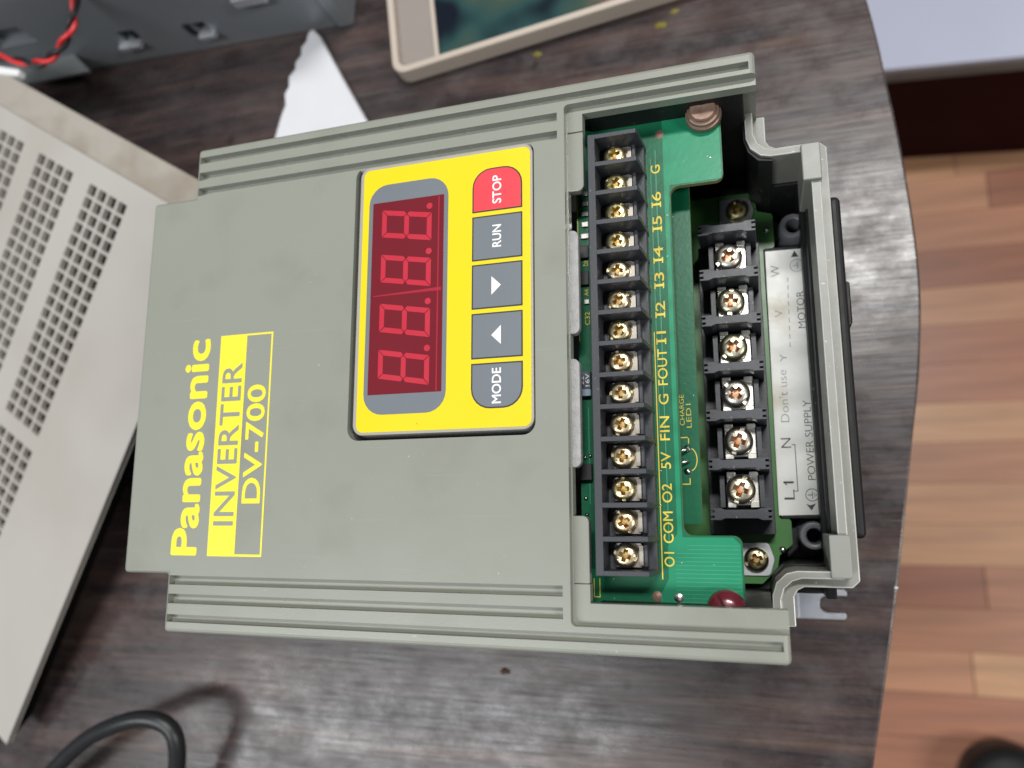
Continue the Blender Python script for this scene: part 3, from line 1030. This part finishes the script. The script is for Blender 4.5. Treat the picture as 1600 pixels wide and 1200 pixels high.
text("sticker_lettering", "MOTOR", 108.6, 106.5, 13.8, 24.6, SZ, "ink", st, bold=-0.012)


def ring(mb, cx, cy, r, t, z):
    n = 28
    o = [(cx + r * math.cos(2 * math.pi * k / n), cy + r * math.sin(2 * math.pi * k / n), z) for k in range(n)]
    i = [(cx + (r - t) * math.cos(2 * math.pi * k / n), cy + (r - t) * math.sin(2 * math.pi * k / n), z) for k in range(n)]
    mb.add(o + i, [(k, (k + 1) % n, n + (k + 1) % n, n + k) for k in range(n)])


def rectf(mb, x0, x1, y0, y1, z):
    mb.flat([(x0, y0), (x1, y0), (x1, y1), (x0, y1)], z)


sy = MB()
rectf(sy, 102.7, 103.7, -19.4, -19.2, SZ)
rectf(sy, 103.5, 103.7, -32.2, -19.2, SZ + 0.01)
rectf(sy, 102.7, 103.7, -32.2, -32.0, SZ + 0.02)
ring(sy, 107.2, -33.2, 1.75, 0.18, SZ)
rectf(sy, 106.0, 107.3, -33.3, -33.1, SZ)
rectf(sy, 107.2, 107.35, -34.2, -32.2, SZ + 0.01)
rectf(sy, 107.75, 107.9, -33.8, -32.6, SZ)
rectf(sy, 108.2, 108.35, -33.5, -32.9, SZ)
sy.flat([(105.5, -35.6), (106.6, -36.0), (108.0, -35.5), (106.8, -37.4)], SZ)
sy.flat([(105.9, 35.0), (107.9, 35.0), (106.9, 36.9)], SZ)
sy.flat([(99.85, -29.55), (100.75, -30.5), (100.95, -30.3), (100.15, -29.4)], SZ + 0.015)
sy.build("sticker_symbol", "ink", st)
s2 = MB()
ring(s2, 107.3, 32.4, 1.9, 0.16, SZ)
rectf(s2, 106.3, 107.5, 32.3, 32.5, SZ)
rectf(s2, 107.4, 107.6, 31.4, 33.4, SZ + 0.01)
for k in range(9):
    rectf(s2, 104.0 + 0.06 * k, 104.2 + 0.06 * k, 8.5 + 2.4 * k, 9.9 + 2.4 * k, SZ)
s2.build("sticker_symbol", "ink_faded", st)

# ---------------- end wall of the housing
half = [(95.2, 64.5), (95.2, 57.2), (96.2, 54.2), (98.6, 52.0), (101, 51.4), (108.3, 51.4), (110.2, 50.0)]
ho = [(97.2, 64.5), (97.2, 58.0), (98.0, 55.6), (99.8, 53.9), (102, 53.2), (111.0, 53.2), (112.4, 51.8)]
path = half + [(x, -y) for x, y in reversed(half)] + [(x, -y) for x, y in ho] + list(reversed(ho))
MB().prism(path, -38, -20).build("end_wall", ["body_dark", "edge_wear_highlight"], inv, bevel=0.3).modifiers["bevel"].material = 1
hb = [(95.3, 66.5), (95.0, 57.1), (96.0, 53.8), (98.4, 51.5), (100.9, 50.8), (107.9, 50.8), (109.6, 49.6)]
ho2 = [(x - 0.02, y - 0.03) for x, y in ho]
path = hb + [(x, -y) for x, y in reversed(hb)] + [(x, -y) for x, y in ho2] + list(reversed(ho2))
lin = MB().prism(path, -70, -38.2)
lin.box(56.5, 95.2, 61.9, 63.9, -70, -5.7)
lin.box(56.5, 95.2, -60.9, -58.7, -70, -5.7)
lin.build("inner_liner", "black", inv, bevel=0.3)
MB().prism([(94.6, 61.8), (94.7, 57.0), (95.7, 53.8), (98.0, 51.2), (101.5, 50.6), (101.5, 51.2), (98.5, 51.9), (96.1, 54.1), (95.1, 57.2), (95.1, 61.8)], -38.4, -21.2).build("corner_liner", "black", inv)

hi = [(x + 0.05 if y > 60 or x > 110 else x, y + 0.03) for x, y in ho]
hl = [(100.2, 64.5), (100.2, 57.6), (101.0, 56.2), (102.5, 55.4), (113.0, 55.4), (114.7, 53.8)]
path = [(x, y) for x, y in hi] + [(x, -y) for x, y in reversed(hi)] + [(x, -y) for x, y in hl] + list(reversed(hl))
MB().prism(path, -72, -24).build("wall_flange", ["body_dark", "edge_wear_highlight"], inv, bevel=0.3).modifiers["bevel"].material = 1
for s in (-1, 1):
    MB().prism(rrect(108.2, 112.7, min(s * 43.2, s * 52.9), max(s * 43.2, s * 52.9), 0.4, 3), -40, -18.6).build("corner_block", "body_dark", inv, bevel=0.3)
MB().prism(rrect(114.8, 118.0, -44.4, 44.4, 1.5), -69, -34).build("edge_trim", "rubber", inv, bevel=1.2, segs=3)
MB().prism(fillet([(117.4, 8, 1), (119.2, 11, 1.2), (119.3, 22, 1.2), (117.4, 26, 1)]), -60, -40).build("trim_lug", "rubber", inv, bevel=0.6)

# ---------------- lower body and mounting plate
hs = MB()
hs.box(-58, 97, -63.5, 63.5, -121, -71.5)
hs.build("lower_body", "alu", inv, bevel=0.6)
MB().box(-59, 113, -58, 58, -114, -72.4).build("base_frame", "black", inv, bevel=0.8)
mp = [(-62, -62), (-62, -74), (-76, -74), (-76, -71.6), (-69, -71.6), (-69, -66.6), (-76, -66.6), (-76, -64), (-62, -64)]
plate = MB()
plate.box(-62, 106, -63.9, 63.9, -TZ + 0.1, -122.9)
slot = [(104, -63.9), (119.5, -63.9), (120, -64.6), (120, -66.2), (113.8, -66.2)] + [(113.8 - 2.9 * math.sin(math.radians(a)), -69.1 + 2.9 * math.cos(math.radians(a))) for a in range(15, 180, 15)] + \
       [(113.8, -72.0), (119.4, -72.0), (119.4, -73.4), (118.8, -74.2), (104, -74.2)]
plate.prism(slot, -TZ + 0.12, -122.85)
plate.prism([(x, -y) for x, y in slot], -TZ + 0.12, -122.85)
plate.prism([(60 - (x - 104) - 122, y) for x, y in slot], -TZ + 0.12, -122.85)
plate.prism([(60 - (x - 104) - 122, -y) for x, y in slot], -TZ + 0.12, -122.85)
plate.box(60, 104.2, -74.2, -63.8, -TZ + 0.14, -122.8)
plate.box(60, 104.2, 63.8, 74.2, -TZ + 0.14, -122.8)
plate.build("mounting_plate", "tab", inv, bevel=0.2)

# ------------------------------------------------------------------ beige vented cabinet on the left, resting at a slight slant
vc = thing("vented_cabinet", "beige plastic cabinet with square-hole vent grilles left of the inverter", "cabinet", -230, 20)
RV = Vector((-0.85455293, 0.5179698, -0.03803389)).normalized()
CV = Vector((-0.50723591, -0.84808977, -0.1531518)).normalized()
NV = Vector((-0.11158416, -0.11158416, 0.98747048)).normalized()
OV = Vector((-144.68, 96.16, -72.88))


def loc(r, c, n=0.0):
    return tuple(OV + RV * r + CV * c + NV * n)


groups = [(16.8, 10.4), (16.8, 134.2), (57.8, 10.4), (57.8, 134.2), (98.8, 10.4), (98.8, 134.2), (139.8, 10.4), (139.8, 134.2)]
rs, cs_ = {-37.0, 175.0}, {0.0, 258.0}
holes = set()
colsets = {}
for gx in (16.8, 57.8, 98.8, 139.8):
    for k in range(4):
        rs |= {gx + 7.35 * k, gx + 7.35 * k + 5.55}
for gy in (10.4, 134.2):
    for k in range(19):
        cs_ |= {gy + 6.15 * k, gy + 6.15 * k + 4.85}
rs, cs_ = sorted(rs), sorted(cs_)
hr = {round(g + 7.35 * k, 3) for g in (16.8, 57.8, 98.8, 139.8) for k in range(4)}
hc = {round(g + 6.15 * k, 3) for g in (10.4, 134.2) for k in range(19)}
vf = MB()
vf.keep = False
TH = 2.6
idx = {}


def vid(i, j, b):
    key = (i, j, b)
    if key not in idx:
        idx[key] = len(vf.v)
        vf.v.append(loc(rs[i], cs_[j], -TH if b else 0))
    return idx[key]


nr, nc = len(rs) - 1, len(cs_) - 1
solid = [[not (round(rs[i], 3) in hr and round(cs_[j], 3) in hc) for j in range(nc)] for i in range(nr)]
for i in range(nr):
    for j in range(nc):
        if solid[i][j]:
            vf.f.append((vid(i, j, 0), vid(i + 1, j, 0), vid(i + 1, j + 1, 0), vid(i, j + 1, 0)))
            vf.f.append((vid(i, j, 1), vid(i, j + 1, 1), vid(i + 1, j + 1, 1), vid(i + 1, j, 1)))
            vf.mi += [0, 0]
        for di, dj, a, b_ in ((1, 0, (1, 0), (1, 1)), (0, 1, (0, 1), (1, 1))):
            i2, j2 = i + di, j + dj
            other = solid[i2][j2] if i2 < nr and j2 < nc else False
            if solid[i][j] != other:
                p, q_ = (i + a[0], j + a[1]), (i + b_[0], j + b_[1])
                vf.f.append((vid(*p, 0), vid(*q_, 0), vid(*q_, 1), vid(*p, 1)))
                vf.mi.append(0)
vf.build("vented_face", "beige", vc)
ch = MB()
a = [(-37, 0), (175, 0)]
ch.add([loc(-37, -0.02, 0), loc(175, -0.02, 0), loc(175, -14.5, -3.2), loc(-37, -14.5, -3.2), loc(-37, -0.02, -12), loc(175, -0.02, -12), loc(175, -13.5, -12), loc(-37, -13.5, -12)],
       [(0, 1, 2, 3), (3, 2, 6, 7), (0, 3, 7, 4), (1, 5, 6, 2), (4, 7, 6, 5), (0, 4, 5, 1)])
ch.build("slanted_edge", "beige_edge", vc, bevel=0.5)
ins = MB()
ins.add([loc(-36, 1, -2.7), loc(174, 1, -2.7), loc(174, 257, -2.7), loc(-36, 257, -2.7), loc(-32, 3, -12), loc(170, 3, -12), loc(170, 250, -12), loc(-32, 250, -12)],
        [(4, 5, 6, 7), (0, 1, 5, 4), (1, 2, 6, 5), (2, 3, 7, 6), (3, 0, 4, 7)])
ins.build("vent_backing", "vent_shade", vc)
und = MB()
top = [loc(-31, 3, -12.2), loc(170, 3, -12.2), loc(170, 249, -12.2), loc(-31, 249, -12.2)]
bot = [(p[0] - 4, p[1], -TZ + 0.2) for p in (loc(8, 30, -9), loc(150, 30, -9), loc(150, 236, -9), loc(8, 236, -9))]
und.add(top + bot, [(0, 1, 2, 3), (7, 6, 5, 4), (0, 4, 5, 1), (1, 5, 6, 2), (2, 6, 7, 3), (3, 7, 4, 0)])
und.build("cabinet_body", "vent_shade", vc)


# ------------------------------------------------------------------ sheet-metal chassis in the far corner
mc = thing("metal_chassis", "dark blue-grey sheet metal chassis with punched slots at the far edge of the table", "chassis", -170, 240)
E0, E1 = Vector((-262, 209.5, 0)), Vector((-84, 200.5, 0))
u = (E1 - E0).normalized()
nrm = Vector((-u.y, u.x, 0))
Lc = (E1 - E0).length


def chp(s, d, z):
    p = E0 + u * s + nrm * d
    return (p.x, p.y, z)


def chbox(mb, s0, s1, d0, d1, z0, z1, mi=0):
    vs = [chp(s, d, z) for z in (z0, z1) for s, d in ((s0, d0), (s1, d0), (s1, d1), (s0, d1))]
    mb.add(vs, [(3, 2, 1, 0), (4, 5, 6, 7), (0, 1, 5, 4), (1, 2, 6, 5), (2, 3, 7, 6), (3, 0, 4, 7)], mi)


w = MB(); chbox(w, -90, Lc - 9, 0, 90, -TZ + 0.3, -20)
cuts = []
for s0, s1, z0, z1 in ((52, 60, -109, -101), (96, 104, -112, -105), (124, 148, -92, -78), (-20, 5, -96, -84)):
    c = MB(); chbox(c, s0, s1, -5, 6, z0, z1); cuts.append(c)
me = carve("chassis_wall", w, cuts, ["chassis", "slot"])
link("chassis_wall", me, mc, bevel=0.5)
for s0, s1, z0, z1 in ((47, 60.5, -112.4, -109), (96, 106, -114.5, -111.5), (131, 149, -97, -91.6)):
    t = MB(); chbox(t, s0, s1, -3.2, 0.6, z0, z1); t.build("punched_tab", "chassis_bright", mc, bevel=0.5)
for s0, s1, z0, z1 in ((60.3, 63, -107, -101), (92, 95.8, -112, -104)):
    t = MB(); chbox(t, s0, s1, -0.9, 0.6, z0, z1); t.build("slot_edge", "slot", mc, bevel=0.2)
t = MB(); chbox(t, Lc - 8.4, Lc, -1.0, 30, -TZ + 0.3, -96); t.build("end_flange", "chassis", mc, bevel=0.5)
t = MB(); chbox(t, Lc - 8.2, Lc + 0.6, -0.4, 30, -95.5, -20); t.build("end_flange", "chassis", mc, bevel=0.5)
MB().prism([(-345, 275), (-298, 258), (-236, 197), (-283, 198), (-345, 222)], -113, -111).build("foot_plate", "chassis_light", mc, bevel=0.4)
MB().prism([(-335, 270), (-300, 250), (-262, 215), (-285, 208), (-335, 226)], -TZ + 0.3, -113.1).build("foot_support", "chassis", mc)

# ------------------------------------------------------------------ twisted red and black wires with white plug
wp = thing("wire_pair", "twisted red and black wires with a white plug, crossing the far left corner", "wires", -225, 185, -75)
ctr = spline([(-192, 232, -66), (-200, 205, -69), (-204.5, 190, -72), (-215, 182, -75), (-227, 179, -77), (-240, 182, -77), (-262, 190, -76)], 14)
for k, ph in (("wire_red", 0.4), ("wire_black", math.pi + 0.4)):
    pts = []
    for i, p in enumerate(ctr):
        t = (ctr[min(i + 1, len(ctr) - 1)] - ctr[max(i - 1, 0)]).normalized()
        n1 = t.cross(Vector((0, 0, 1))).normalized()
        n2 = t.cross(n1)
        an = ph + i * 0.30
        pts.append(p + n1 * 1.15 * math.cos(an) + n2 * 1.15 * math.sin(an))
    MB().tube(pts, 1.15, 10).build("red_wire" if k == "wire_red" else "black_wire", k, wp, smooth=True)
MB().prism(fillet([(-266, 182, 1.2), (-244.5, 176.0, 1.6), (-243.5, 179.6, 1.6), (-266, 187, 1.2)]), -83, -78).build("white_plug", "white", wp, bevel=1.2, segs=3)

# ------------------------------------------------------------------ white foam scrap
fo = MB()
outline = [(-105.5, 200), (-108, 197), (-108.6, 193.5), (-111.5, 190.5), (-111.2, 186.5), (-114.6, 183), (-114.2, 179.5), (-117.8, 176), (-117.4, 170.5), (-119.6, 167), (-118.8, 161), (-120.8, 156), (-125, 140), (-124, 120), (-58, 118), (-64, 130), (-75, 148), (-88, 171), (-101, 195)]
fo.prism(outline, -TZ + 0.3, -TZ + 4.5)
tag(fo.build("foam_scrap", "foam", bevel=1.2, segs=2), "torn white triangular foam scrap behind the inverter", "foam scrap")

# ------------------------------------------------------------------ framed screen at the top
fs = thing("framed_screen", "cream framed dark glass screen lying at the far edge of the table", "screen", 40, 200)
A = math.radians(6.6)
FO = Vector((-57.0, 161.5, 0))


def fl_(pts):
    return [(FO.x + x * math.cos(A) - y * math.sin(A), FO.y + x * math.sin(A) + y * math.cos(A)) for x, y in pts]


fb = MB().prism(fl_(rrect(0, 250, 0, 180, 6.4)), -TZ + 0.3, -115)
c1 = MB().prism(fl_(rrect(3.4, 246.6, 3.2, 176.8, 4.2)), -118.5, -100)
me = carve("frame", fb, [c1], "frame")
link("frame", me, fs, bevel=0.9, segs=3)
MB().prism(fl_(rrect(3.5, 20.7, 3.3, 176.7, (0, 4, 4, 0))), -119.5, -117.6).build("side_panel", "frame_in", fs, bevel=0.3)
MB().prism(fl_(rrect(20.8, 22.8, 3.3, 176.7, 0)), -119.5, -116.6).build("divider", "frame", fs, bevel=0.3)
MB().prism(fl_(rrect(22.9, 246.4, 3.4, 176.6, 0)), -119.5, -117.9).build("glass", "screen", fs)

# ------------------------------------------------------------------ loose black cable
cb = MB()
cb.tube(spline([(-330, -260, -121), (-262, -196, -117), (-215, -153, -108), (-191, -134.5, -103), (-171, -125.2, -100), (-156, -121.5, -100), (-146, -124, -102), (-142.5, -131, -104),
                (-145, -145, -108), (-152, -166, -112), (-168, -200, -120.6), (-190, -245, -121)], 8), 3.5, 16)
tag(cb.build("black_cable", "cable", smooth=True), "loose black cable looping above the table near the cabinet", "cable")

# ------------------------------------------------------------------ black object on the floor
sb = MB()
sb.lathe(330, -330, [(0, FZ + 62), (22, FZ + 61.5), (38, FZ + 58), (45, FZ + 52), (47, FZ + 44), (46, FZ + 12), (42, FZ + 2), (0, FZ + 0.5)], 40)
sb.lathe(330, -330, [(39.5, FZ + 58.5), (42, FZ + 59.5), (45.5, FZ + 56.5), (44.5, FZ + 53)], 40)
tag(sb.build("chair_foot", "rubber", smooth="auto"), "black rounded object standing on the wooden floor at the photo corner", "foot")

# ------------------------------------------------------------------ crumbs on the table
for x, y, k, s, lab in ((9.5, 164.4, "crumb", 2.6, "yellow crumb on the table below the framed screen"), (63.3, 166.8, "crumb", 2.4, "larger yellow crumb on the table right of the framed screen"),
                        (69.8, 172.0, "crumb", 1.7, "smaller yellow crumb on the table right of the framed screen"), (-5.6, -98.2, "crumb_brown", 1.9, "rust-brown crumb on the table in front of the inverter"),
                        (136.0, -63.0, "foam", 0.5, "tiny white chip at the table edge near the mounting tab")):
    me = MB()
    n = 9
    ang = [2 * math.pi * i / n for i in range(n)]
    rad = [s * random.uniform(0.6, 1.15) for _ in range(n)]
    ring0 = [(x + 1.3 * r * math.cos(a_), y + 0.8 * r * math.sin(a_), -TZ + 0.02) for a_, r in zip(ang, rad)]
    ring1 = [(x + 0.8 * r * math.cos(a_), y + 0.5 * r * math.sin(a_), -TZ + 0.4 * s * random.uniform(0.5, 1)) for a_, r in zip(ang, rad)]
    me.add(ring0 + ring1 + [(x, y, -TZ + 0.45 * s)], [(i, (i + 1) % n, n + (i + 1) % n, n + i) for i in range(n)] + [(n + i, n + (i + 1) % n, 2 * n) for i in range(n)])
    tag(me.build("crumb", k, smooth=True), lab, "crumb")
